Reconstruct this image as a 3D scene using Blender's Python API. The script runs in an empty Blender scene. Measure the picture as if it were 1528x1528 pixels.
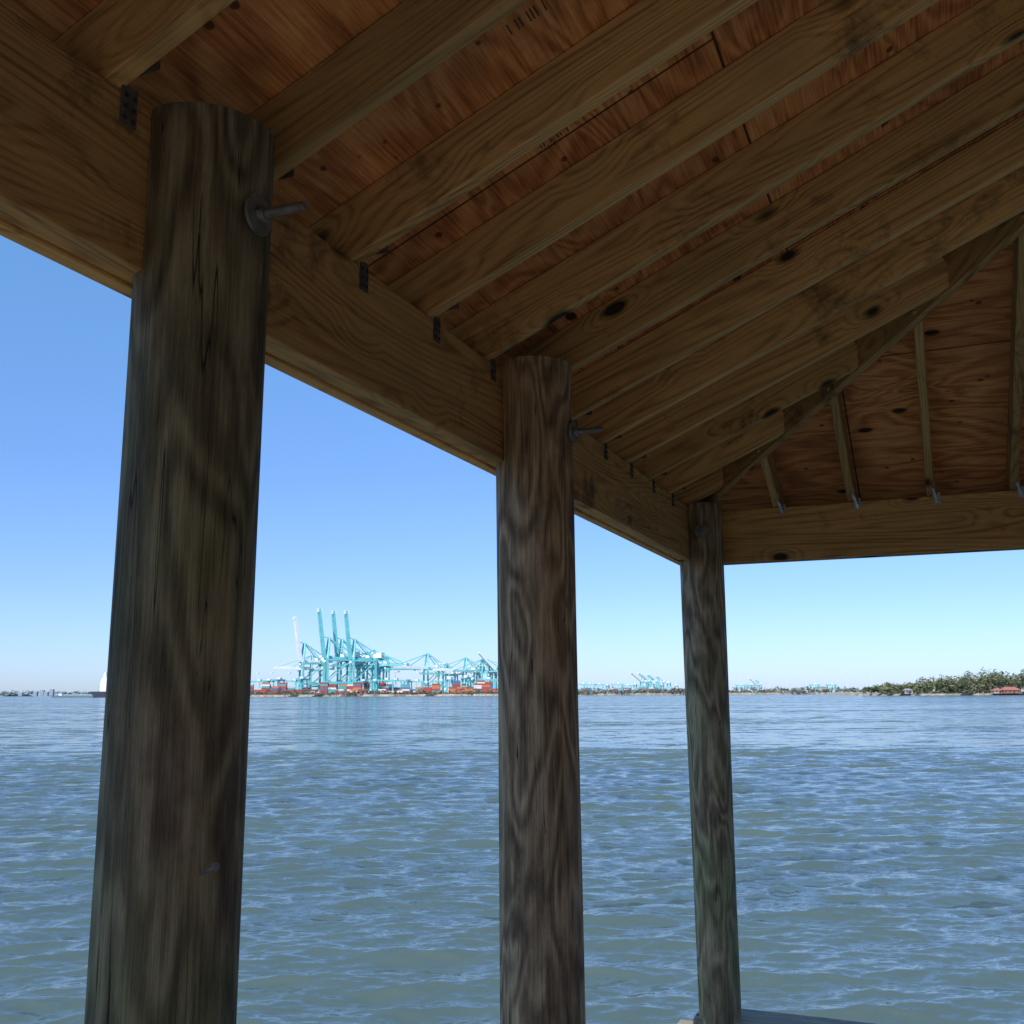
import bpy, math, random
import numpy as np
from mathutils import Vector, Matrix
random.seed(7); rng=np.random.default_rng(7)
S=bpy.context.scene
S.view_settings.view_transform='Standard'; S.view_settings.look='None'; S.view_settings.exposure=0
E=3.2
A=math.radians(22.65); P=math.radians(10.24)
cam=bpy.data.cameras.new("camera"); co=bpy.data.objects.new("camera",cam); S.collection.objects.link(co)
cam.sensor_width=36; cam.lens=35.34; cam.clip_start=.05; cam.clip_end=60000
co.matrix_world=Matrix.Translation((0,0,E))@(Matrix.Rotation(A,4,'Z')@Matrix.Rotation(math.pi/2+P,4,'X')@Matrix.Rotation(math.radians(-.25),4,'Z'))
S.camera=co
# ---------------- light
SUN_EL=math.radians(48); SUN_AZ=math.radians(186)
w=bpy.data.worlds.new("World"); S.world=w; w.use_nodes=True
nt=w.node_tree; sk=nt.nodes.new('ShaderNodeTexSky'); sk.sky_type='NISHITA'; sk.sun_disc=False
sk.sun_elevation=SUN_EL; sk.sun_rotation=SUN_AZ; sk.air_density=1.0; sk.dust_density=.4; sk.ozone_density=2.0
gt=nt.nodes.new('ShaderNodeNewGeometry'); sp=nt.nodes.new('ShaderNodeSeparateXYZ'); nt.links.new(gt.outputs['Incoming'],sp.inputs[0])
ab=nt.nodes.new('ShaderNodeMath'); ab.operation='ABSOLUTE'; nt.links.new(sp.outputs[2],ab.inputs[0])
rp=nt.nodes.new('ShaderNodeValToRGB'); nt.links.new(ab.outputs[0],rp.inputs[0])
st=[(0,(.315,.405,.665)),(.10,(.305,.39,.61)),(.22,(.325,.428,.61)),(.42,(.41,.60,.72)),(1,(.5,.7,.8))]
while len(rp.color_ramp.elements)<5: rp.color_ramp.elements.new(.5)
for e,(p,c) in zip(rp.color_ramp.elements,st): e.position=p; e.color=(*c,1)
vm=nt.nodes.new('ShaderNodeVectorMath'); vm.operation='MULTIPLY'; nt.links.new(sk.outputs[0],vm.inputs[0]); nt.links.new(rp.outputs[0],vm.inputs[1])
vs_=nt.nodes.new('ShaderNodeVectorMath'); vs_.operation='SCALE'; vs_.inputs['Scale'].default_value=2.0; nt.links.new(vm.outputs[0],vs_.inputs[0])
nt.links.new(vs_.outputs[0],nt.nodes['Background'].inputs[0]); nt.nodes['Background'].inputs[1].default_value=.15
sl=bpy.data.lights.new("sun",'SUN'); sl.energy=5; sl.angle=math.radians(.5); sl.color=(1,.95,.87)
so=bpy.data.objects.new("sun",sl); S.collection.objects.link(so)
sd=Vector((math.sin(SUN_AZ)*math.cos(SUN_EL),math.cos(SUN_AZ)*math.cos(SUN_EL),math.sin(SUN_EL)))
so.rotation_euler=sd.to_track_quat('Z','Y').to_euler(); so.location=(0,-30,60)

# ---------------- material helpers
class N:
    def __init__(s,name):
        s.m=bpy.data.materials.new(name); s.m.use_nodes=True; s.t=s.m.node_tree
        s.b=s.t.nodes['Principled BSDF']
    def n(s,typ,**k):
        x=s.t.nodes.new(typ)
        for a,b in k.items(): setattr(x,a,b)
        return x
    def l(s,a,b): s.t.links.new(a,b)
    def val(s,inp,v):
        if isinstance(v,bpy.types.NodeSocket): s.l(v,inp)
        else: inp.default_value=v
    def math(s,op,a,b=0.0,clamp=False):
        x=s.n('ShaderNodeMath',operation=op,use_clamp=clamp); s.val(x.inputs[0],a); s.val(x.inputs[1],b); return x.outputs[0]
    def vm(s,op,a,b):
        x=s.n('ShaderNodeVectorMath',operation=op); s.val(x.inputs[0],a); s.val(x.inputs[1],b); return x.outputs[0]
    def noise(s,vec,scale=1,detail=4,rough=.5,dist=0,out='Fac'):
        x=s.n('ShaderNodeTexNoise'); s.l(vec,x.inputs['Vector']); x.inputs['Scale'].default_value=scale
        x.inputs['Detail'].default_value=detail; x.inputs['Roughness'].default_value=rough; x.inputs['Distortion'].default_value=dist; return x.outputs[out]
    def ramp(s,f,stops):
        x=s.n('ShaderNodeValToRGB'); s.l(f,x.inputs[0]); r=x.color_ramp
        while len(r.elements)<len(stops): r.elements.new(.5)
        for e,(p,c) in zip(r.elements,stops):
            e.position=p; e.color=(c[0],c[1],c[2],1) if hasattr(c,'__len__') else (c,c,c,1)
        return x.outputs[0]
    def mix(s,f,a,b,mode='MIX'):
        x=s.n('ShaderNodeMix',data_type='RGBA',blend_type=mode); s.val(x.inputs[0],f)
        for i,v in ((6,a),(7,b)):
            if isinstance(v,tuple): x.inputs[i].default_value=(*v,1)
            else: s.l(v,x.inputs[i])
        return x.outputs[2]
    def bump(s,h,strength,dist):
        x=s.n('ShaderNodeBump'); s.l(h,x.inputs['Height']); x.inputs['Strength'].default_value=strength; x.inputs['Distance'].default_value=dist
        s.l(x.outputs[0],s.b.inputs['Normal']); return x
def flat(name,c,r=.7,metal=0,var=.0,vs=1.0):
    q=N(name)
    q.b.inputs['Roughness'].default_value=r; q.b.inputs['Metallic'].default_value=metal
    tc=q.n('ShaderNodeTexCoord').outputs['Object']
    f=q.noise(tc,vs,2)
    v=var if var else .12
    q.l(q.ramp(f,[(.3,tuple(x*(1-v) for x in c)),(.7,tuple(min(1,x*(1+v)) for x in c))]),q.b.inputs['Base Color'])
    return q.m
def lumber(name,dark,light,knot=(.030,.016,.010),green=(.31,.235,.10),gs=.40):
    q=N(name); tc=q.n('ShaderNodeTexCoord').outputs['Object']
    rnd=q.n('ShaderNodeObjectInfo').outputs['Random']
    off=q.n('ShaderNodeCombineXYZ'); q.l(q.math('MULTIPLY',rnd,37.0),off.inputs[0]); q.l(q.math('MULTIPLY',rnd,91.0),off.inputs[1]); q.l(q.math('MULTIPLY',rnd,53.0),off.inputs[2])
    v=q.vm('ADD',tc,off.outputs[0])
    kv=q.vm('MULTIPLY',v,(2.8,5.5,5.5))
    vo=q.n('ShaderNodeTexVoronoi'); vo.feature='F1'; q.l(kv,vo.inputs['Vector']); vo.inputs['Scale'].default_value=1
    kd=vo.outputs['Distance']
    sel=q.ramp(vo.outputs['Color'],[(.28,0),(.30,1)])
    sw=q.math('MULTIPLY',q.ramp(kd,[(.0,1),(.38,0)]),sel)
    low=q.noise(q.vm('MULTIPLY',v,(.40,4.2,4.2)),1,1,.45)
    lw=q.math('ADD',low,q.math('MULTIPLY',sw,.11))
    g=q.math('SINE',q.math('MULTIPLY',lw,190.0))
    g=q.math('ADD',q.math('MULTIPLY',g,.5),.5)
    g=q.math('POWER',g,1.8)
    fine=q.noise(q.vm('MULTIPLY',v,(3.5,240,240)),1,2,.6)
    mid=q.noise(q.vm('MULTIPLY',v,(1.1,30,30)),1,4,.68)
    f=q.math('ADD',q.math('ADD',q.math('MULTIPLY',g,-.16),q.math('MULTIPLY',fine,.46)),q.math('MULTIPLY',mid,.62))
    col=q.ramp(f,[(.28,dark),(.46,tuple(a*.4+b*.6 for a,b in zip(dark,light))),(.66,light)])
    blotch=q.noise(v,2.8,6,.75)
    col=q.mix(q.ramp(blotch,[(.48,0),(.70,gs)]),col,green)
    col=q.mix(q.ramp(blotch,[(.31,.8),(.44,0)]),col,(.075,.046,.026))
    tone=q.math('ADD',q.math('MULTIPLY',rnd,.50),.66)
    tn=q.n('ShaderNodeCombineXYZ'); [q.l(tone,tn.inputs[i]) for i in range(3)]
    col=q.mix(1.0,col,tn.outputs[0],'MULTIPLY')
    kk=q.ramp(q.math('ADD',kd,q.math('MULTIPLY',mid,.08)),[(.13,1),(.16,.6),(.21,0)])
    col=q.mix(q.math('MULTIPLY',kk,sel),col,knot)
    q.l(col,q.b.inputs['Base Color']); q.b.inputs['Roughness'].default_value=.72
    q.b.inputs['Specular IOR Level'].default_value=.3
    q.bump(fine,.30,.003)
    return q.m
M_beam=lumber("treated_pine_beam",(.31,.138,.043),(.76,.405,.143))
M_raf=lumber("treated_pine_rafter",(.27,.135,.047),(.68,.395,.150))
M_deck=lumber("deck_plank",(.21,.17,.115),(.45,.38,.28),green=(.25,.23,.18),gs=.1)
# plywood
q=N("plywood"); uv=q.n('ShaderNodeUVMap').outputs[0]
low=q.noise(q.vm('MULTIPLY',uv,(1.3,4.2,1)),1,2,.5,.5)
g=q.math('ADD',q.math('MULTIPLY',q.math('SINE',q.math('MULTIPLY',low,62.0)),.5),.5)
fine=q.noise(q.vm('MULTIPLY',uv,(6,130,1)),1,2,.6)
f=q.math('ADD',q.math('MULTIPLY',g,.22),q.math('MULTIPLY',fine,.73))
br=q.n('ShaderNodeTexBrick'); q.l(uv,br.inputs['Vector']); br.inputs['Scale'].default_value=1; br.inputs['Brick Width'].default_value=2.44; br.inputs['Row Height'].default_value=1.22
br.inputs['Mortar Size'].default_value=.004; br.inputs['Mortar Smooth'].default_value=.2
br.inputs['Color1'].default_value=(1,1,1,1); br.inputs['Color2'].default_value=(.76,.72,.70,1); br.inputs['Mortar'].default_value=(.12,.08,.06,1)
col=q.ramp(f,[(.26,(.32,.095,.028)),(.5,(.66,.25,.08)),(.74,(.84,.41,.16))])
col=q.mix(1.0,col,br.outputs['Color'],'MULTIPLY')
col=q.mix(q.ramp(q.noise(uv,1.9,6,.7),[(.47,0),(.68,.65)]),col,(.19,.08,.035))
vo=q.n('ShaderNodeTexVoronoi'); q.l(q.vm('MULTIPLY',uv,(3.0,5.2,1)),vo.inputs['Vector']); vo.inputs['Scale'].default_value=1
kk=q.math('MULTIPLY',q.ramp(q.math('ADD',vo.outputs['Distance'],q.math('MULTIPLY',fine,.10)),[(.13,1),(.18,0)]),q.ramp(vo.outputs['Color'],[(.36,0),(.38,1)]))
col=q.mix(kk,col,(.035,.014,.008))
vo2=q.n('ShaderNodeTexVoronoi'); q.l(q.vm('MULTIPLY',uv,(10,14,1)),vo2.inputs['Vector']); vo2.inputs['Scale'].default_value=1
kk=q.math('MULTIPLY',q.ramp(vo2.outputs['Distance'],[(.11,1),(.15,0)]),q.ramp(vo2.outputs['Color'],[(.55,0),(.57,.85)]))
col=q.mix(kk,col,(.05,.02,.010))
q.l(col,q.b.inputs['Base Color']); q.b.inputs['Roughness'].default_value=.75; q.b.inputs['Specular IOR Level'].default_value=.3; M_ply=q.m
# posts
def piling(name,tone,grn,warm=1.0):
    T=lambda c:(c[0]*tone*warm,c[1]*tone,c[2]*tone/warm)
    q=N(name); tc=q.n('ShaderNodeTexCoord').outputs['Object']; rnd=q.n('ShaderNodeObjectInfo').outputs['Random']
    off=q.n('ShaderNodeCombineXYZ'); q.l(q.math('MULTIPLY',rnd,47.0),off.inputs[2]); q.l(q.math('MULTIPLY',rnd,19.0),off.inputs[0])
    v=q.vm('ADD',tc,off.outputs[0])
    low=q.noise(q.vm('MULTIPLY',v,(6.5,6.5,1.5)),1,2,.5,.25)
    g=q.math('ADD',q.math('MULTIPLY',q.math('SINE',q.math('MULTIPLY',low,60.0)),.5),.5)
    fine=q.noise(q.vm('MULTIPLY',v,(140,140,5.0)),1,3,.75)
    mid=q.noise(q.vm('MULTIPLY',v,(24,24,5)),1,6,.75)
    f=q.math('ADD',q.math('ADD',q.math('MULTIPLY',g,.16),q.math('MULTIPLY',fine,.40)),q.math('MULTIPLY',mid,.46))
    col=q.ramp(f,[(.32,T((.060,.040,.027))),(.50,T((.21,.150,.098))),(.70,T((.45,.35,.24)))])
    sep=q.n('ShaderNodeSeparateXYZ'); q.l(tc,sep.inputs[0])
    bl=q.noise(q.vm('MULTIPLY',v,(1,1,.6)),3.4,5,.7)
    gr=q.ramp(bl,[(.40,0),(.60,.9)])
    hz=q.math('ADD',q.math('MULTIPLY',sep.outputs[2],-.30),grn+.6,True)
    gcol=q.ramp(f,[(.32,T((.07,.080,.036))),(.68,T((.33,.37,.17)))])
    col=q.mix(q.math('MULTIPLY',gr,hz),col,gcol)
    col=q.mix(q.ramp(bl,[(.30,.7),(.44,0)]),col,T((.060,.044,.032)))
    cr=q.noise(q.vm('MULTIPLY',v,(24,24,.7)),1,2,.55)
    crk=q.ramp(q.math('ABSOLUTE',q.math('SUBTRACT',cr,.5)),[(.0,1),(.006,0)])
    crs=q.math('MULTIPLY',crk,q.ramp(bl,[(.50,0),(.54,1)]))
    col=q.mix(crs,col,(.010,.007,.005))
    vo=q.n('ShaderNodeTexVoronoi'); q.l(q.vm('MULTIPLY',v,(5.5,5.5,2.8)),vo.inputs['Vector']); vo.inputs['Scale'].default_value=1
    kk=q.math('MULTIPLY',q.ramp(q.math('ADD',vo.outputs['Distance'],q.math('MULTIPLY',mid,.20)),[(.14,1),(.24,0)]),q.ramp(vo.outputs['Color'],[(.55,0),(.57,.85)]))
    col=q.mix(kk,col,T((.03,.02,.014)))
    q.l(col,q.b.inputs['Base Color']); q.b.inputs['Roughness'].default_value=.8; q.b.inputs['Specular IOR Level'].default_value=.25
    q.bump(q.math('SUBTRACT',fine,crs),.6,.006); return q.m
PM=[piling("weathered_piling_dark",.66,.85,1.04),piling("weathered_piling",1.15,.15,1.14),piling("weathered_piling_green",1.15,.75,1.08)]
M_galv=flat("galvanised_steel",(.42,.43,.45),.45,.8,.25,30)
M_galvd=flat("weathered_strap",(.20,.19,.19),.6,.5,.3,40)
M_strap=flat("tarnished_strap",(.11,.095,.085),.7,.4,.4,40)
M_dark=flat("dark_ink",(.03,.02,.015),.8)
M_shing=flat("asphalt_shingle",(.07,.065,.06),.95,0,.4,20)

def link(o,parent=None):
    S.collection.objects.link(o)
    if parent: o.parent=parent
    return o
def empty(name,loc=(0,0,0)):
    o=bpy.data.objects.new(name,None); o.location=loc; return link(o)
def meshobj(name,verts,faces,mats,parent=None,midx=None,smooth=False):
    me=bpy.data.meshes.new(name); me.from_pydata(verts,[],faces)
    for m in (mats if isinstance(mats,list) else [mats]): me.materials.append(m)
    if midx is not None: me.polygons.foreach_set('material_index',midx)
    if smooth: me.polygons.foreach_set('use_smooth',[True]*len(me.polygons))
    me.update(); return link(bpy.data.objects.new(name,me),parent)
BOXF=[(0,1,3,2),(4,6,7,5),(0,4,5,1),(2,3,7,6),(0,2,6,4),(1,5,7,3)]
def frame(p0,p1,up=Vector((0,0,1))):
    p0=Vector(p0);p1=Vector(p1); x=(p1-p0).normalized(); y=up.cross(x)
    if y.length<1e-4: y=Vector((0,1,0)).cross(x)
    y.normalize(); z=x.cross(y); return x,y,z
def board(name,p0,p1,wd,ht,mat,parent,bev=.003,up=Vector((0,0,1))):
    x,y,z=frame(p0,p1,up); L=(Vector(p1)-Vector(p0)).length
    vs=[(a*L/2,b*wd/2,c*ht/2) for a in(-1,1) for b in(-1,1) for c in(-1,1)]
    o=meshobj(name,vs,BOXF,mat,parent)
    c=(Vector(p0)+Vector(p1))/2
    m=Matrix((( x.x,y.x,z.x,c.x),(x.y,y.y,z.y,c.y),(x.z,y.z,z.z,c.z),(0,0,0,1)))
    o.matrix_world=m
    if bev:
        b=o.modifiers.new("bevel",'BEVEL'); b.width=bev; b.segments=2
    return o

# =============== PAVILION ===============
pav=empty("wooden_pavilion")
ZB=E+.695; ZT=E+.98; m=.44
XL=-1.17; YF=5.46; XR=2.83; YN=-1.31
RX=(XL+XR)/2; K=RX-XL; HR=.153
zr0=ZT+.008
def beam(a,b,outdir,tag,secs):
    a=Vector(a);b=Vector(b);d=(b-a).normalized()
    pts=[0]+secs+[(b-a).length]
    for j in range(3):
        for i in range(len(pts)-1):
            o=Vector(outdir)*(.018+.0372*j)
            dz=(0,.007,-.004)[j]
            p=a+d*(pts[i]+.001)+o; r=a+d*(pts[i+1]-.001)+o
            h=ZT-ZB-abs(dz)
            p.z=r.z=(ZT+ZB)/2+dz/2
            board(f"beam_{tag}_{j}_{i}",p,r,.036,h,M_beam,pav,.004)
beam((XL,-1.42,0),(XL,5.572,0),(-1,0,0),"side",[.2,2.735,4.255])
beam((XR,-1.42,0),(XR,5.572,0),(1,0,0),"opposite",[.2,2.735,4.255])
beam((XL+.003,YF,0),(XR-.003,YF,0),(0,1,0),"end",[2.0])
beam((XL+.003,YN,0),(XR-.003,YN,0),(0,-1,0),"near_end",[2.0])
def post(cx,cy,r_top,r_bot,ztop,cutx,cuty,name,seed,mat,lean=(0,0)):
    rg=np.random.default_rng(seed); ns=72; zs=list(np.linspace(-3.0,ZB-.002,150))+[ZB-.0005]+list(np.linspace(ZB,ztop,16))
    verts=[];ph=rg.uniform(0,6.28,8)
    for k,z in enumerate(zs):
        t=(z-(E-1.65))/(ZB-(E-1.65)); t=max(t,-.6)
        R=r_bot+(r_top-r_bot)*t; lx=lean[0]*(1-t); ly=lean[1]*(1-t)
        for i in range(ns):
            a=2*math.pi*i/ns
            rr=R*(1+.010*math.sin(2*a+ph[0]+z*.7)+.008*math.sin(3*a+ph[1]-z*1.3)+.005*math.sin(5*a+ph[2]+z*2.3)+.007*math.sin(z*3.1+ph[3])+.004*math.sin(11*a+ph[4]+z*.9))
            x=cx+lx+rr*math.cos(a); y=cy+ly+rr*math.sin(a)
            if z>=ZB-.0001:
                if cutx is not None: x=max(x,cutx) if cutx<RX else min(x,cutx)
                if cuty is not None: y=min(y,cuty) if cuty>2 else max(y,cuty)
            verts.append((x-cx,y-cy,z))
    faces=[]
    for k in range(len(zs)-1):
        for i in range(ns):
            j=(i+1)%ns; faces.append((k*ns+i,k*ns+j,(k+1)*ns+j,(k+1)*ns+i))
    faces.append(tuple((len(zs)-1)*ns+i for i in range(ns)))
    o=meshobj(name,verts,faces,mat,pav,smooth=True); o.location=(cx,cy,0)
    o.data.set_sharp_from_angle(angle=math.radians(40)); return o
post(-1.138,1.322,.1125,.1075,ZT+.006,XL+.002,None,"post_a",1,PM[0],(.004,0))
post(-1.105,2.835,.121,.120,ZT+.03,XL+.002,None,"post_b",2,PM[1],(.014,0))
post(-1.13,5.36,.117,.102,ZT+.02,XL+.002,YF-.002,"post_c",3,PM[2],(.008,0))
post(-1.13,-1.21,.12,.118,ZT+.03,XL+.002,YN+.002,"post_d",4,PM[1])
for i,y in enumerate((5.36,2.835,1.315,-1.21)):
    post(2.79,y,.12,.118,ZT+.03,XR-.002,(YF-.002) if i==0 else ((YN+.002) if i==3 else None),"post_"+"efgh"[i],10+i,PM[i%3])
TL=.25
ry=[1.13+.375*k for k in range(-7,12)]
for i,y in enumerate(ry):
    k=min(K-.022,YF-y-.001,y-YN-.001)
    if k<.08: continue
    for sgn,x0,tag in ((1,XL,"side"),(-1,XR,"opposite")):
        pa=(x0-sgn*TL,y,zr0-TL*m+HR/2); pb=(x0+sgn*k,y,zr0+k*m+HR/2)
        board(f"rafter_{tag}_{i}",pa,pb,.038,.14,M_raf,pav,.003)
rx=[-.735+.383*k for k in range(-1,10)]
for i,x in enumerate(rx):
    k=min(K-.022,x-XL-.001,XR-x-.001)
    if k<.06: continue
    for sgn,y0,tag in ((-1,YF,"end"),(1,YN,"near_end")):
        pa=(x,y0-sgn*TL,zr0-TL*m+HR/2); pb=(x,y0+sgn*k,zr0+k*m+HR/2)
        board(f"rafter_{tag}_{i}",pa,pb,.038,.14,M_raf,pav,.003)
zs0=zr0+HR+.002
for nm,cx,cy,ex,ey in (("a",XL,YF,1,-1),("b",XR,YF,-1,-1),("c",XL,YN,1,1),("d",XR,YN,-1,1)):
    o_=TL; h=.152
    pa=(cx-ex*o_,cy-ey*o_,zs0-o_*m-h/2-.018); pb=(cx+ex*(K-.02),cy+ey*(K-.02),zs0+(K-.02)*m-h/2-.018)
    board("hip_rafter_"+nm,pa,pb,.038,h,M_raf,pav)
board("ridge_board",(RX,YN+K-.02,zs0+K*m-.10),(RX,YF-K+.02,zs0+K*m-.10),.038,.185,M_raf,pav)
OV=.30; zl=zs0-OV*m; zh=zs0+K*m
ex0,ex1,ey0,ey1=XL-OV,XR+OV,YN-OV,YF+OV
ra=(RX,YN+K);rb=(RX,YF-K)
L2=math.sqrt(1+m*m)
def slope(name,poly,axis):
    vs=[(x,y,zh if (abs(x-RX)<1e-6) else zl) for x,y in poly]
    n=len(vs); up=[(a,b,c+.018) for a,b,c in vs]
    faces=[tuple(range(n-1,-1,-1)),tuple(range(n,2*n))]+[(i,(i+1)%n,n+(i+1)%n,n+i) for i in range(n)]
    o=meshobj(name,vs+up,faces,M_ply,pav); uvl=o.data.uv_layers.new(name="UVMap")
    for lp in o.data.loops:
        v=o.data.vertices[lp.vertex_index].co
        hgt=(v.z-zl)/m*L2
        uvl.data[lp.index].uv=((v.y if axis=='y' else v.x)+11.3,hgt+.02)
    up3=[(a,b,c+.0205) for a,b,c in vs]; up4=[(a,b,c+.034) for a,b,c in vs]
    meshobj(name+"_shingles",up3+up4,faces,M_shing,pav)
slope("sheathing_side",[(ex0,ey0),(ex0,ey1),rb,ra][::-1],'y')
slope("sheathing_opposite",[(ex1,ey0),(ex1,ey1),rb,ra],'y')
slope("sheathing_end",[(ex0,ey1),(ex1,ey1),rb][::-1],'x')
slope("sheathing_near_end",[(ex0,ey0),(ex1,ey0),ra],'x')
zf=zl-.06
board("fascia_a",(ex0+.0,ey0,zf),(ex0+.0,ey1,zf),.036,.15,M_beam,pav)
board("fascia_b",(ex1,ey0,zf),(ex1,ey1,zf),.036,.15,M_beam,pav)
board("fascia_c",(ex0+.02,ey1,zf),(ex1-.02,ey1,zf),.036,.15,M_beam,pav)
board("fascia_d",(ex0+.02,ey0,zf),(ex1-.02,ey0,zf),.036,.15,M_beam,pav)
class G:
    def __init__(s): s.v=[];s.f=[];s.m=[]
    def box(s,c,d,mi=0,R=None):
        b=len(s.v)
        for a in(-1,1):
            for e in(-1,1):
                for g in(-1,1):
                    p=Vector((a*d[0]/2,e*d[1]/2,g*d[2]/2))
                    if R is not None: p=R@p
                    s.v.append(tuple(Vector(c)+p))
        s.f+= [tuple(b+i for i in f) for f in BOXF]; s.m+=[mi]*6
    def bar(s,p0,p1,wd,ht,mi=0):
        x,y,z=frame(p0,p1); L=(Vector(p1)-Vector(p0)).length
        R=Matrix((x,y,z)).transposed()
        s.box((Vector(p0)+Vector(p1))/2,(L,wd,ht),mi,R)
    def cyl(s,p0,p1,r,mi=0,n=16,r1=None):
        x,y,z=frame(p0,p1); b=len(s.v); r1=r if r1 is None else r1
        for p,rr in ((p0,r),(p1,r1)):
            for i in range(n):
                a=2*math.pi*i/n; s.v.append(tuple(Vector(p)+y*rr*math.cos(a)+z*rr*math.sin(a)))
        for i in range(n):
            j=(i+1)%n; s.f.append((b+i,b+j,b+n+j,b+n+i)); s.m.append(mi)
        s.f.append(tuple(b+i for i in range(n-1,-1,-1))); s.f.append(tuple(b+n+i for i in range(n))); s.m+=[mi,mi]
    def obj(s,name,mats,parent=None): return meshobj(name,s.v,s.f,mats,parent,s.m)
g=G()
for y in ry:
    if y<YN+.1 or y>YF-.1: continue
    yy=y+.028
    g.box((XL+.0025,yy,ZT-.020),(.003,.034,.070)); g.box((XL+.040,y+.0208,ZT+.05),(.06,.003,.05))
    for dy in(-.009,.009):
        for dz in(-.045,-.025,-.005): g.cyl((XL+.004,yy+dy,ZT+dz),(XL+.0065,yy+dy,ZT+dz),.004,1,8)
g.obj("rafter_ties_side",[M_strap,M_dark],pav)
g=G()
for x in rx:
    if x<XL+.1 or x>XR-.1: continue
    xx=x+.03
    g.box((xx,YF-.0025,ZT-.012),(.034,.003,.055)); g.box((x+.0208,YF-.04,ZT+.04),(.003,.07,.045))
    g.bar((xx,YF-.006,ZT-.035),(xx-.015,YF-.05,ZT+.03),.014,.003)
    for dz in(-.03,-.01,.008): g.cyl((xx,YF-.004,ZT+dz),(xx,YF-.0065,ZT+dz),.004,1,8)
g.obj("rafter_ties_end",[M_galv,M_dark],pav)
def bolt(p,d,name,L=.095,rw=.036):
    g=G(); p=Vector(p); d=Vector(d).normalized()
    g.cyl(p-d*.001,p+d*.005,rw,0,32); g.cyl(p-d*.05,p-d*.002,.03,1,20); g.cyl(p+d*.006,p+d*.018,.0145,0,6); g.cyl(p+d*.018,p+d*L,.0072,0,14)
    n=int((L-.022)/.004)
    for i in range(n): q0=p+d*(.020+.004*i); g.cyl(q0,q0+d*.002,.0082,0,14)
    g.obj(name,[M_galvd,M_dark],pav)
bolt((-1.022,1.318,E+.812),(1,0.04,0),"bolt_a")
bolt((-.981,2.84,E+.79),(1,0,0),"bolt_b")
bolt((-1.10,5.243,E+.845),(.1,-1,0),"bolt_c",.03)
g=G(); g.cyl((-1.035,1.27,E-.262),(-.985,1.24,E-.245),.0025); g.cyl((-.985,1.24,E-.245),(-.9835,1.239,E-.2445),.006); g.obj("nail",[M_galvd],pav)
nd=Vector((m,0,-1)).normalized()
def stamp(txt,x,y,size,flip=1):
    c=bpy.data.curves.new("stamp",'FONT'); c.body=txt; c.size=size; c.extrude=.0003
    o=bpy.data.objects.new("plywood_stamp",c); c.materials.append(M_dark); link(o,pav)
    z=zs0+(x-XL)*m-.0015
    X=Vector((1,0,m)).normalized()*flip; Z=nd; Y=Z.cross(X)
    o.matrix_world=Matrix(((X.x,Y.x,Z.x,x),(X.y,Y.y,Z.y,y),(X.z,Y.z,Z.z,z),(0,0,0,1)))
for t,x,y,s_ in (("| || ||| |",-.72,1.72,.035),("APA 23/32",-.35,1.66,.04),("EXPOSURE 1",-.35,1.73,.025),("|| | || |",-.80,2.10,.035),("SIS",-.2,2.06,.045),("| ||| ||",-.55,2.48,.035),("APA",.0,2.45,.04)):
    stamp(t,x,y,s_)
dk=empty("pier_deck"); ZD=E-1.74
y=-1.5;i=0
while y<5.62:
    board(f"plank_{i}",(-1.42,y+.07,ZD-.019),(3.1,y+.07,ZD-.019),.138,.038,M_deck,dk,0); y+=.145;i+=1
for j,x in enumerate((-1.36,-.2,.83,1.9,3.02)): board(f"joist_{j}",(x,-1.5,ZD-.155),(x,5.6,ZD-.155),.05,.23,M_deck,dk)
for nm,a,b in (("far",(-1.25,5.43,0),(3.0,5.43,0)),("opposite",(2.86,-1.3,0),(2.86,5.25,0))):
    a=Vector((a[0],a[1],E-1.615));b=Vector((b[0],b[1],E-1.615)); board("kerb_cap_"+nm,a,b,.26,.038,M_deck,dk)
    for s_ in(-.09,.09):
        d=(b-a).normalized(); nrm=Vector((-d.y,d.x,0))*s_
        board("kerb_block_"+nm,a+nrm-Vector((0,0,.065)),b+nrm-Vector((0,0,.065)),.05,.085,M_deck,dk)
y=-1.65;i=0  # unseen walkway added behind the camera to bounce warm light inside
while y>-26:
    board(f"walk_plank_{i}",(-.4,y,ZD-.019),(2.1,y,ZD-.019),.138,.038,M_deck,dk,0); y-=.145;i+=1
for j,x in enumerate((-.3,2.0)): board(f"walk_joist_{j}",(x,-1.55,ZD-.155),(x,-26,ZD-.155),.08,.23,M_deck,dk)

# =============== WATER ===============
fa=np.array([-math.sin(A),math.cos(A)]); 
dang=list(np.radians(np.arange(-36,36.01,.11)))
cang=list(np.radians(np.arange(38,322,2.0)))
ang=np.array(dang+cang)
r=[.3,1,2,3,4,5,6,7]
x=8.0
while x<60: r.append(x); x*=1.0028
while x<300: r.append(x); x*=1.007
while x<50000: r.append(x); x*=1.06
r=np.array(r); R,T=np.meshgrid(r,ang,indexing='ij')
dx=fa[0]*np.cos(T)+fa[1]*np.sin(T); dy=fa[1]*np.cos(T)-fa[0]*np.sin(T)
X=R*dx;Y=R*dy;Z=np.zeros_like(X);DX=np.zeros_like(X);DY=np.zeros_like(X)
dr=np.gradient(r)[:,None]*np.ones_like(T)
dr=np.maximum(dr, R*np.where(np.abs(T)<.64,.002,.035))
base=math.atan2(fa[1],fa[0])+math.radians(10)
kept=np.zeros_like(X); NW=64
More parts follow.
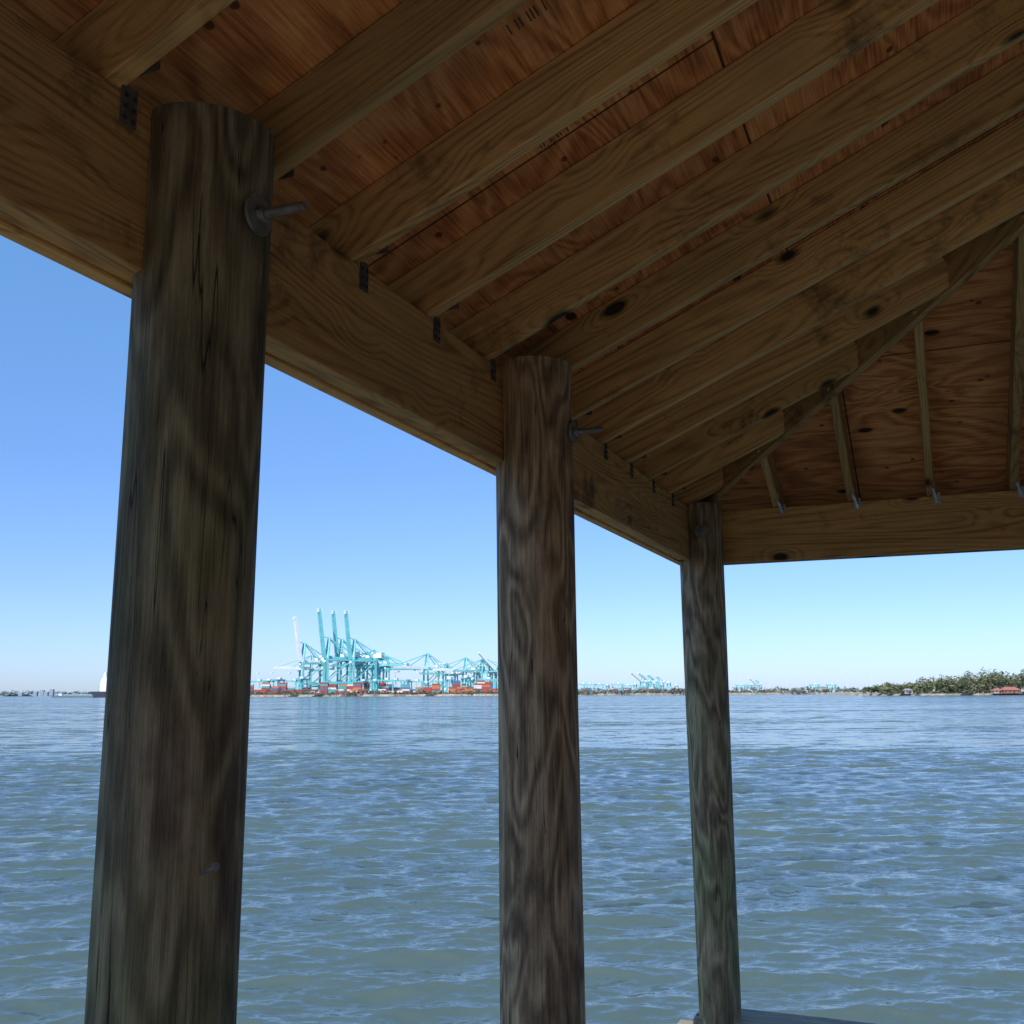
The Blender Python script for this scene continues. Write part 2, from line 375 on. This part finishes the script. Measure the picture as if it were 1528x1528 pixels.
for k in range(NW):
    lam=.17*(10.0**(rng.random()))
    th=base+rng.normal(0,.42)
    amp=lam/(2*math.pi)*.038
    kk=2*math.pi/lam; ph=rng.uniform(0,6.28)
    wt=np.clip(lam/(3.2*dr)-.6,0,1); kept+=wt*wt/NW
    gp=np.sin(X*.21*math.cos(th+k)+Y*.23*math.sin(th+k)+ph)*.35+.85
    arg=kk*(X*math.cos(th)+Y*math.sin(th))+ph
    Z+=amp*wt*gp*np.cos(arg); DX-=.9*amp*wt*gp*np.sin(arg)*math.cos(th); DY-=.9*amp*wt*gp*np.sin(arg)*math.sin(th)
X=X+DX;Y=Y+DY
nr,na=X.shape; V=np.stack([X,Y,Z],-1).reshape(-1,3)
ii=np.arange(nr-1)[:,None]*na; jj=np.arange(na)[None,:]; j2=(jj+1)%na
F=np.stack([ii+jj,ii+na+jj,ii+na+j2,ii+j2],-1).reshape(-1,4)
F=F[:,::-1]
me=bpy.data.meshes.new("water"); me.vertices.add(len(V)); me.vertices.foreach_set('co',V.ravel())
me.loops.add(len(F)*4); me.loops.foreach_set('vertex_index',F.ravel().astype(np.int32))
me.polygons.add(len(F)); me.polygons.foreach_set('loop_start',(np.arange(len(F))*4).astype(np.int32)); 
me.polygons.foreach_set('use_smooth',np.ones(len(F),bool)); me.update(calc_edges=True)
if me.polygons[5000].normal.z<0: me.flip_normals()
at=me.attributes.new("fine_chop",'FLOAT','POINT'); at.data.foreach_set('value',np.sqrt(np.clip(1-kept,0,1)).ravel().astype(np.float32))
q=N("bay_water"); gn=q.n('ShaderNodeNewGeometry')
mp=q.n('ShaderNodeMapping'); mp.inputs['Rotation'].default_value=(0,0,-(base)); q.l(gn.outputs['Position'],mp.inputs[0]); wv=mp.outputs[0]
lost=q.n('ShaderNodeAttribute'); lost.attribute_name="fine_chop"; lf=lost.outputs['Fac']
c1=q.noise(q.vm('MULTIPLY',wv,(.55,.22,0)),1,4,.80,0,'Color')
c2=q.noise(q.vm('MULTIPLY',wv,(10,4.5,0)),1,3,.70,0,'Color')
c3=q.noise(q.vm('MULTIPLY',wv,(.045,.012,0)),1,5,.80,0,'Color')
s1=q.vm('MULTIPLY',q.vm('SUBTRACT',c1,(.5,.5,.5)),(2.0,1.1,0))
s3=q.vm('MULTIPLY',q.vm('SUBTRACT',c3,(.5,.5,.5)),(1.0,.4,0))
s13=q.n('ShaderNodeVectorMath',operation='SCALE'); q.l(q.vm('ADD',s1,s3),s13.inputs[0]); q.l(q.math('ADD',q.math('MULTIPLY',lf,1.7),.10),s13.inputs['Scale'])
s2=q.vm('MULTIPLY',q.vm('SUBTRACT',c2,(.5,.5,.5)),(.80,.45,0))
sv=q.vm('ADD',s13.outputs[0],s2)
mr=q.n('ShaderNodeMapping'); mr.vector_type='VECTOR'; mr.inputs['Rotation'].default_value=(0,0,base); q.l(sv,mr.inputs[0])
nn=q.n('ShaderNodeVectorMath',operation='NORMALIZE'); q.l(q.vm('ADD',gn.outputs['Normal'],mr.outputs[0]),nn.inputs[0])
q.l(nn.outputs[0],q.b.inputs['Normal'])
pt=q.noise(q.vm('MULTIPLY',wv,(.03,.006,0)),1,3,.55)
q.l(q.ramp(pt,[(.35,(.066,.100,.098)),(.65,(.085,.120,.105))]),q.b.inputs['Base Color'])
q.b.inputs['Roughness'].default_value=.12; q.b.inputs['IOR'].default_value=1.31
me.materials.append(q.m); link(bpy.data.objects.new("water",me))

# =============== FAR SHORE ===============
FW=Vector((-math.sin(A),math.cos(A),0)); RT=Vector((math.cos(A),math.sin(A),0))
def C(x,d,z=0): return tuple(RT*x+FW*d+Vector((0,0,z)))
M_land=flat("shore_land",(.20,.17,.11),.95,0,.35,.05)
M_sand=flat("shore_rock",(.30,.26,.20),.95,0,.4,.2)
M_hazeland=flat("hazy_land",(.20,.27,.30),.95,0,.2,.002)  # distance haze painted in as a paler, bluer base colour
def land(name,pts,z,mat,mat2,bank=6):
    n=len(pts); cx=sum(p[0] for p in pts)/n; cy=sum(p[1] for p in pts)/n
    top=[];bot=[]
    for p in pts:
        dx_,dy_=p[0]-cx,p[1]-cy; L=math.hypot(dx_,dy_)
        top.append(C(p[0],p[1],z)); bot.append(C(p[0]+dx_/L*bank,p[1]+dy_/L*bank,-1))
    faces=[tuple(range(n))]+[(i,(i+1)%n,n+(i+1)%n,n+i)[::-1] for i in range(n)]
    meshobj(name,top+bot,faces,[mat,mat2],None,[0]+[1]*n)
def wig(x0,x1,d,st,a): 
    out=[];x=x0
    while x<x1: out.append((x,d+random.uniform(-a,a))); x+=st*random.uniform(.6,1.4)
    return out
land("terminal_ground",wig(-400,460,1500,18,9)+[(520,1700),(520,3600),(-400,3600)],3.0,M_land,M_sand)
land("far_shore_ground",wig(330,2300,2300,40,25)+[(2300,6000),(330,6000)],2.5,M_land,M_sand)
land("wooded_point_ground",[(330,1010)]+wig(340,800,900,12,7)+[(800,1400),(400,1300)],1.6,M_land,M_sand,4)
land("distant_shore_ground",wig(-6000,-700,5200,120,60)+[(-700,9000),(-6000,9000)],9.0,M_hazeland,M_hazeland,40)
land("home_shore_ground",[(-200,-24)]+wig(-180,180,-21,12,1.5)+[(200,-24),(200,-140),(-200,-140)],1.2,M_land,M_sand,3)
M_bark=flat("bark",(.10,.08,.06),.95)
def foliage(name,crowns,cols,leaf,trunks=True):
    vs=[];fs=[];mi=[];
    for (x,d,z,rx_,rz_,n,tint) in crowns:
        base_=C(x,d,z)
        nl=max(3,int(n/30)); lob=[(rng.normal(0,.45,3)) for _ in range(nl)]
        lob=[(l[0]*rx_,l[1]*rx_,l[2]*rz_*.8,rng.uniform(.35,.6)) for l in lob]
        for i in range(n):
            l=lob[i%nl]; dv=rng.normal(0,1,3); dv/=np.linalg.norm(dv)
            rad=rng.uniform(.55,1.05)*l[3]
            c=np.array([l[0]+dv[0]*rx_*rad,l[1]+dv[1]*rx_*rad,l[2]+dv[2]*rz_*rad])
            s_=leaf*rng.uniform(.5,1.3); b=len(vs)
            for _ in range(3):
                o=rng.normal(0,s_,3)*[1,1,.75]
                p=c+o; vs.append((base_[0]+p[0],base_[1]+p[1],max(base_[2]+p[2],.8)))
            fs.append((b,b+1,b+2)); mi.append((tint+(1 if rng.random()<.3 else 0))%len(cols))
        if trunks:
            b=len(vs); 
            t0=C(x,d,1.5); w_=rx_*.07
            for zz,ww in((1.0,w_),(z+rz_*.3,w_*.4)):
                for a in range(5): vs.append((t0[0]+ww*math.cos(a*1.257),t0[1]+ww*math.sin(a*1.257),zz))
            for a in range(5): fs.append((b+a,b+(a+1)%5,b+5+(a+1)%5,b+5+a)); mi.append(len(cols))
    return meshobj(name,vs,fs,cols+[M_bark],None,mi)
FG=[flat("foliage_dark",(.080,.105,.050),.9,0,.3,.3),flat("foliage_mid",(.13,.155,.070),.9,0,.3,.3),flat("foliage_light",(.20,.20,.10),.9,0,.3,.3)]
FB=[flat("scrub_dark",(.10,.10,.07),.9,0,.3,.2),flat("scrub_olive",(.16,.155,.10),.9,0,.3,.2),flat("scrub_brown",(.22,.17,.12),.9,0,.3,.2)]
FH=[flat("hazy_tree_dark",(.15,.19,.18),.9,0,.2,.1),flat("hazy_tree",(.22,.25,.22),.9,0,.2,.1)]  # tree colours paled, so the haze is painted into them
cr=[]
x=330
while x<640:
    t=min(1,(x-322)/90); 
    for row in range(3):
        h=(5.5+10*t)*random.uniform(.75,1.12)*(1,1.12,1.22)[row]
        if x>420: h*=1.18
        cr.append((x+random.uniform(-3,3),912+row*18+random.uniform(-4,4),1.6+h*.55,h*.50,h*.46,380 if row<2 else 220,random.randrange(3)))
    x+=random.uniform(4.5,7)
x=330
while x<640: h=random.uniform(2,4.5); cr.append((x,907,1.6+h*.4,h*.9,h*.5,60,random.randrange(3))); x+=random.uniform(2.5,5)
foliage("treeline",cr,FG,.75)
cr=[]
x=-75
while x<75:
    for row in range(2): h=random.uniform(9,14); cr.append((x+random.uniform(-2,2),-34-row*8,1.2+h*.55,h*.40,h*.46,130,random.randrange(3)))
    x+=5
foliage("treeline",cr,FG,.9)  # unseen trees added behind the camera to block light from the back
cr=[]
x=-395
while x<300:
    h=random.choice((4,5,6,7,9,11))*random.uniform(.7,1.1); 
    cr.append((x,1508+random.uniform(-3,14),3+h*.42,h*.62,h*.5,70,random.randrange(3))); x+=random.uniform(2.2,5)
x=-395
while x<470: 
    h=random.uniform(2,4); cr.append((x,1503,3+h*.3,h*1.1,h*.5,40,random.randrange(3))); x+=random.uniform(3,6)
foliage("shore_scrub",cr,FB,.85)
cr=[]
x=300
while x<1250:
    h=random.uniform(7,17); cr.append((x,2325+random.uniform(-5,30),2.5+h*.45,h*.75,h*.5,70,random.randrange(2))); x+=random.uniform(5,10)
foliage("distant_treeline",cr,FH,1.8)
cr=[]
x=-4200
while x<-2050:
    h=random.uniform(12,26)*(1 if x>-2600 or x<-3300 else .6); cr.append((x,5230,9+h*.3,h*1.8,h*.6,40,random.randrange(2))); x+=random.uniform(14,30)
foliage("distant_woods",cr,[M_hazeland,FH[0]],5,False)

M_teal=flat("crane_teal_paint",(.17,.55,.58),.5,0,.12,.1); M_wht=flat("crane_white_paint",(.80,.82,.82),.5,0,.06,.1); M_blue=flat("crane_blue_paint",(.12,.35,.55),.5,0,.1,.1)
M_gl=flat("cab_glass",(.05,.06,.07),.2); 
def ccrane(x,d,up,sc=1.0,yaw=18,white=False,ang_up=80,thick=1.3):
    g=G(); a=math.radians(yaw)
    def T(p): 
        X_=p[0]*math.cos(a)-p[1]*math.sin(a); Y_=p[0]*math.sin(a)+p[1]*math.cos(a)
        return C(x+X_*sc,d+Y_*sc,3.0+p[2]*sc)
    B=lambda p,q_,wd,ht,mi=0: g.bar(T(p),T(q_),wd*sc*thick,ht*sc*thick,mi)
    mw=1 if white else 0; ws=1.7 if white else 1
    H=44
    for y in(-9,9):
        for xx in(0,30):
            B((xx,y,1.5),(xx,y*.92,H+2),1.9,1.9)
            for i in(-4,4): B((xx+0,y+i-2.2,1),(xx,y+i+2.2,1),1.6,1.8,2)
        B((0,y,15),(30,y,15),1.7,2.2); B((0,y,H),(30,y,H),1.5,1.8)
        B((0,y,16),(30,y,H-1),.9,.9)
        B((0,y*.9,H),(3,y*.35,72),1.5,1.5); B((30,y*.9,H),(4,y*.35,72),.9,.9)
        B((3,y*.35,72),(44,y*.3,H+3),.5,.5)
    for xx in(0,30):
        B((xx,-9,15),(xx,9,15),1.7,2.0); B((xx,-9,H),(xx,9,H),1.7,2.0); B((xx,-9,4),(xx,9,4),1.4,1.6)
    B((3,-3.5,72),(3,3.5,72),1.4,1.4); B((3,-3.5,58),(3,3.5,58),1,1)
    for y in(-3,3):
        B((-2,y,H+2.5),(50,y,H+2.5),1.1,2.2,mw)
    for i in range(6): B((2+i*9,-3,H+2.5),(2+i*9,3,H+2.5),.6,.6)
    g.box(T((35,0,H+7.5)),(16*sc,9*sc,7*sc),1); g.box(T((22,0,H+5.8)),(6*sc,5*sc,3.5*sc),1)
    g.box(T((-1.5 if up else -22,0,H-1.5)),(3*sc,3*sc,2.8*sc),1)
    for i in range(7): 
        s_=1 if i%2 else -1
        B((30-3*s_,10.2,3+i*5.7),(30+3*s_,10.2,3+(i+1)*5.7),.5,.35,1)
    L=64; b=math.radians(ang_up if up else 1.0)
    hb=(-2,0,H+2.5); tip=lambda t,y,o=0:(hb[0]-math.cos(b)*L*t-math.sin(b)*o,y,hb[2]+math.sin(b)*L*t+math.cos(b)*o)
    for y in(-2.6,2.6):
        B(tip(0,y),tip(1,y),1.0*ws,1.9*ws,mw)
        B(tip(0.02,y*.8,3.2),tip(.92,y*.8,2.6),.5*ws,.5*ws,mw)
        for i in range(10):
            B(tip(.02+i*.09,y*.9,0),tip(.065+i*.09,y*.8,3),.3*ws,.3*ws,mw); B(tip(.065+i*.09,y*.8,3),tip(.11+i*.09,y*.9,0),.3*ws,.3*ws,mw)
    for i in range(9): B(tip(i/8,-2.6),tip(i/8,2.6),.5,.5,mw)
    B(tip(.97,-3.2),tip(.97,3.2),4,3.5,1)
    for y in(-2.5,2.5):
        if up: B((3,y,72),tip(.45,y,2),.35,.35)
        else:
            B((3,y,72),tip(.5,y,1.5),.55,.55); B((3,y,72),tip(.93,y,1.5),.55,.55)
    return g.obj("container_crane",[M_teal,M_wht,M_blue,M_gl])
D0=1640; k0=D0/1524
def ux(u): return (u-764)*k0
for u,up,sc,yaw,wh,aa in ((440,1,1.16,28,True,81),(484,1,1.25,24,False,82),(499,1,1.24,24,False,83),(524,1,1.21,24,False,83),
      (452,0,.90,20,True,0),(556,0,.98,150,False,0),(540,0,.95,30,False,0)):
    ccrane(ux(u),D0+random.uniform(-30,60),up,sc,yaw,wh,aa or 80)
for u,up,sc,yaw,wh in ((634,0,1.06,30,True),(577,0,1.0,205,False),(662,0,.8,24,False),(692,0,.95,24,True),(716,0,.9,24,False),(728,0,.9,160,False),(742,1,.85,24,True)):
    dd=1950; ccrane((u-764)*dd/1524,dd,up,sc,yaw,wh,45)
for u,sc,dd in ((957,.55,2900),(968,.55,2950),(980,.52,3000),(1128,.6,4600)):
    ccrane((u-764)*dd/1524,dd,1,sc*1.25,30,True,35,1.6)
def ygantry(x,d,sc=1,yaw=0,th=1.3):
    g=G();a=math.radians(yaw)
    def T(p):
        X_=p[0]*math.cos(a)-p[1]*math.sin(a); Y_=p[0]*math.sin(a)+p[1]*math.cos(a); return C(x+X_*sc,d+Y_*sc,3+p[2]*sc)
    B=lambda p,q_,w_,h_,mi=0:g.bar(T(p),T(q_),w_*sc*th,h_*sc*th,mi)
    for xx in(-12,12):
        for y in(-5,5): B((xx,y,1),(xx*.97,y*.7,22),1.3,1.3)
        B((xx,-7,1.4),(xx,7,1.4),1.4,1.6,2); B((xx,-4,11),(xx,4,11),.8,.8)
    for y in(-3.5,3.5): B((-16,y,22.5),(16,y,22.5),1.2,2.0)
    for xx in (-16,0,16): B((xx,-3.5,22.5),(xx,3.5,22.5),1,1)
    g.box(T((3,0,25)),(6*sc,6*sc,3*sc),1); g.box(T((-11,6,8)),(3*sc,3*sc,3*sc),1); B((3,0,22),(3,0,12),.4,.4); B((0,0,12),(6,0,12),1,1)
    return g.obj("yard_gantry_crane",[M_teal,M_wht,M_blue])
for u in list(range(384,745,17)): 
    dd=1590+random.choice((0,60,140,220)); ygantry((u+random.uniform(-5,5)-764)*dd/1524,dd,random.uniform(.85,1.1),random.choice((0,90,10,80)))
for u in list(range(868,1022,13)):
    dd=2500+random.choice((0,120,260)); ygantry((u+random.uniform(-3,3)-764)*dd/1524,dd,random.uniform(.85,1.1),random.choice((0,80)),1.5)
for u in (1105,1120,1215,1240):
    dd=3500; ygantry((u-764)*dd/1524,dd,1.1,0,2)
CM=[flat("container_red",(.38,.07,.05),.6),flat("container_orange",(.50,.19,.08),.6),flat("container_blue",(.07,.16,.34),.6),flat("container_white",(.65,.66,.65),.6),flat("container_teal",(.10,.34,.36),.6),flat("container_rust",(.24,.08,.055),.6)]
def stacks(x0,x1,d,rows,mx,wts):
    g=G(); x=x0
    while x<x1:
        if random.random()<.12: x+=random.uniform(8,20)
        nh=random.randint(2,mx)
        for row in range(rows):
            for k in range(max(1,nh-random.randint(0,1))):
                g.box(C(x,d+row*3,3+1.32+k*2.62),(12.1,2.45,2.58),random.choices(range(6),wts)[0],Matrix.Rotation(A,3,'Z'))
        x+=12.7
    g.obj("container_stack",CM)
stacks(ux(372),ux(560),1560,3,7,(5,2,3,3,2,4)); stacks(ux(540),ux(745),1552,3,6,(6,5,1,2,2,3)); stacks(ux(380),ux(745),1600,2,8,(3,1,4,4,3,3))
stacks((862-764)*1.6,(1022-764)*1.6,2440,3,5,(2,1,5,3,4,1))
g=G()
for u in range(380,1320,24):
    dd=1700 if u<745 else 2600; x=(u+random.uniform(-8,8)-764)*dd/1524
    if 745<u<850: continue
    g.cyl(C(x,dd,3),C(x,dd,3+(36 if u<745 else 40)),.5,0,6,.25); g.box(C(x,dd,3+(36 if u<745 else 40)),(4,4,.8),0)
g.obj("light_mast",[M_wht])
def shed(name,x,d,w_,dp,h,wall,roof,rise=3,win=True):
    p=empty(name,C(x,d,0)); R=Matrix.Rotation(A,3,'Z')
    g=G(); g.box((0,0,h/2+1.5),(w_,dp,h),0,R)
    o=g.obj("walls",[wall],p)
    ev=.6
    vs=[R@Vector(v) for v in ((-w_/2-ev,-dp/2-ev,h+1.5),(w_/2+ev,-dp/2-ev,h+1.5),(w_/2+ev,dp/2+ev,h+1.5),(-w_/2-ev,dp/2+ev,h+1.5),(-w_/2+rise,0,h+1.5+rise),(w_/2-rise,0,h+1.5+rise))]
    meshobj("roof",[tuple(v) for v in vs],[(0,1,5,4),(1,2,5),(2,3,4,5),(3,0,4),(3,2,1,0)],roof,p)
    g=G(); n=max(2,int(w_/3.5))
    for fl in range(max(1,int(h/3))):
        for i in range(n): g.box(R@Vector((-w_/2+(i+.5)*w_/n,-dp/2-.03,1.5+1.7+fl*3)),(1.2,.1,1.5),0,R)
    g.box(R@Vector((w_*.1,-dp/2-.04,2.6)),(1.2,.12,2.2),0,R)
    g.obj("windows",[M_gl],p)
M_wall=flat("cream_wall",(.45,.41,.35),.8); M_brick=flat("brick_wall",(.30,.14,.10),.85); M_roofr=flat("red_roof",(.34,.13,.09),.85); M_roofg=flat("grey_roof",(.25,.25,.26),.85)
shed("brick_house",436,896,15,9,2.8,M_brick,M_roofr,2.8); shed("brick_house",426,899,8,8,2.4,M_wall,M_roofr,2.0)
shed("waterfront_house",351,908,7,6,3.0,M_wall,M_roofg,1.6)
for u,w_,h in ((1150,60,10),(1190,40,14),(1270,50,9),(1225,30,18)): shed("warehouse",(u-764)*3600/1524,3600,w_,30,h,M_wall,M_roofg,4)
M_hwall=flat("hazy_wall",(.34,.40,.46),.9)  # painted haze: wall base colour shifted to pale blue
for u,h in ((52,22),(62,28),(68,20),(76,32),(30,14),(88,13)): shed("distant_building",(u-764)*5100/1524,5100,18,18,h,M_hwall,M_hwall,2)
g=G()
for i in range(18): 
    x=-672+i*3.6
    for d_ in(0,5): g.cyl(C(x,1490+d_,-1),C(x,1490+d_,2.6),.35,0,6)
g.bar(C(-675,1492.5,2.8),C(-608,1492.5,2.8),7,.6,0); g.box(C(-660,1492,4.3),(5,4,2.6),1,Matrix.Rotation(A,3,'Z')); g.bar(C(-640,1492,2.8),C(-640,1492,9),.3,.3,0)
g.obj("low_pier",[flat("pier_timber",(.14,.12,.10),.9),M_wht])
RR=Matrix.Rotation(A,3,'Z')
hullm=flat("hull_dark",(.05,.06,.08),.5)
hv=[];xs=[-640,-632,-580,-490,-482]; 
for i,(x,wd) in enumerate(zip(xs,(1,6,8,8,4))):
    for z,f_ in((-1,.8),(9,1)):
        for s_ in(-1,1): hv.append(C(x-(4 if i==0 and z>0 else 0),1560+s_*wd*f_,z))
hf=[]
for i in range(4):
    b=i*4; hf+=[(b,b+4,b+6,b+2),(b+1,b+3,b+7,b+5),(b+2,b+6,b+7,b+3)]
hf+=[(0,2,3,1),(16,17,19,18)]
shp=empty("moored_ship",C(-540,1560,0)); o=meshobj("hull",[tuple(Vector(v)-Vector(C(-540,1560,0))) for v in hv],hf,hullm,shp)
o3=Vector(C(-540,1560,0)); g=G()
g.box(Vector(C(-618,1560,14))-o3,(22,12,10),0,RR); g.box(Vector(C(-620,1560,22))-o3,(18,11,6),0,RR); g.box(Vector(C(-622,1560,27))-o3,(12,9,4),0,RR); g.cyl(Vector(C(-624,1560,29))-o3,Vector(C(-624,1560,38))-o3,3.6,0,12,1.8)
g.obj("superstructure",[M_wht],shp)
bpy.context.view_layer.update()
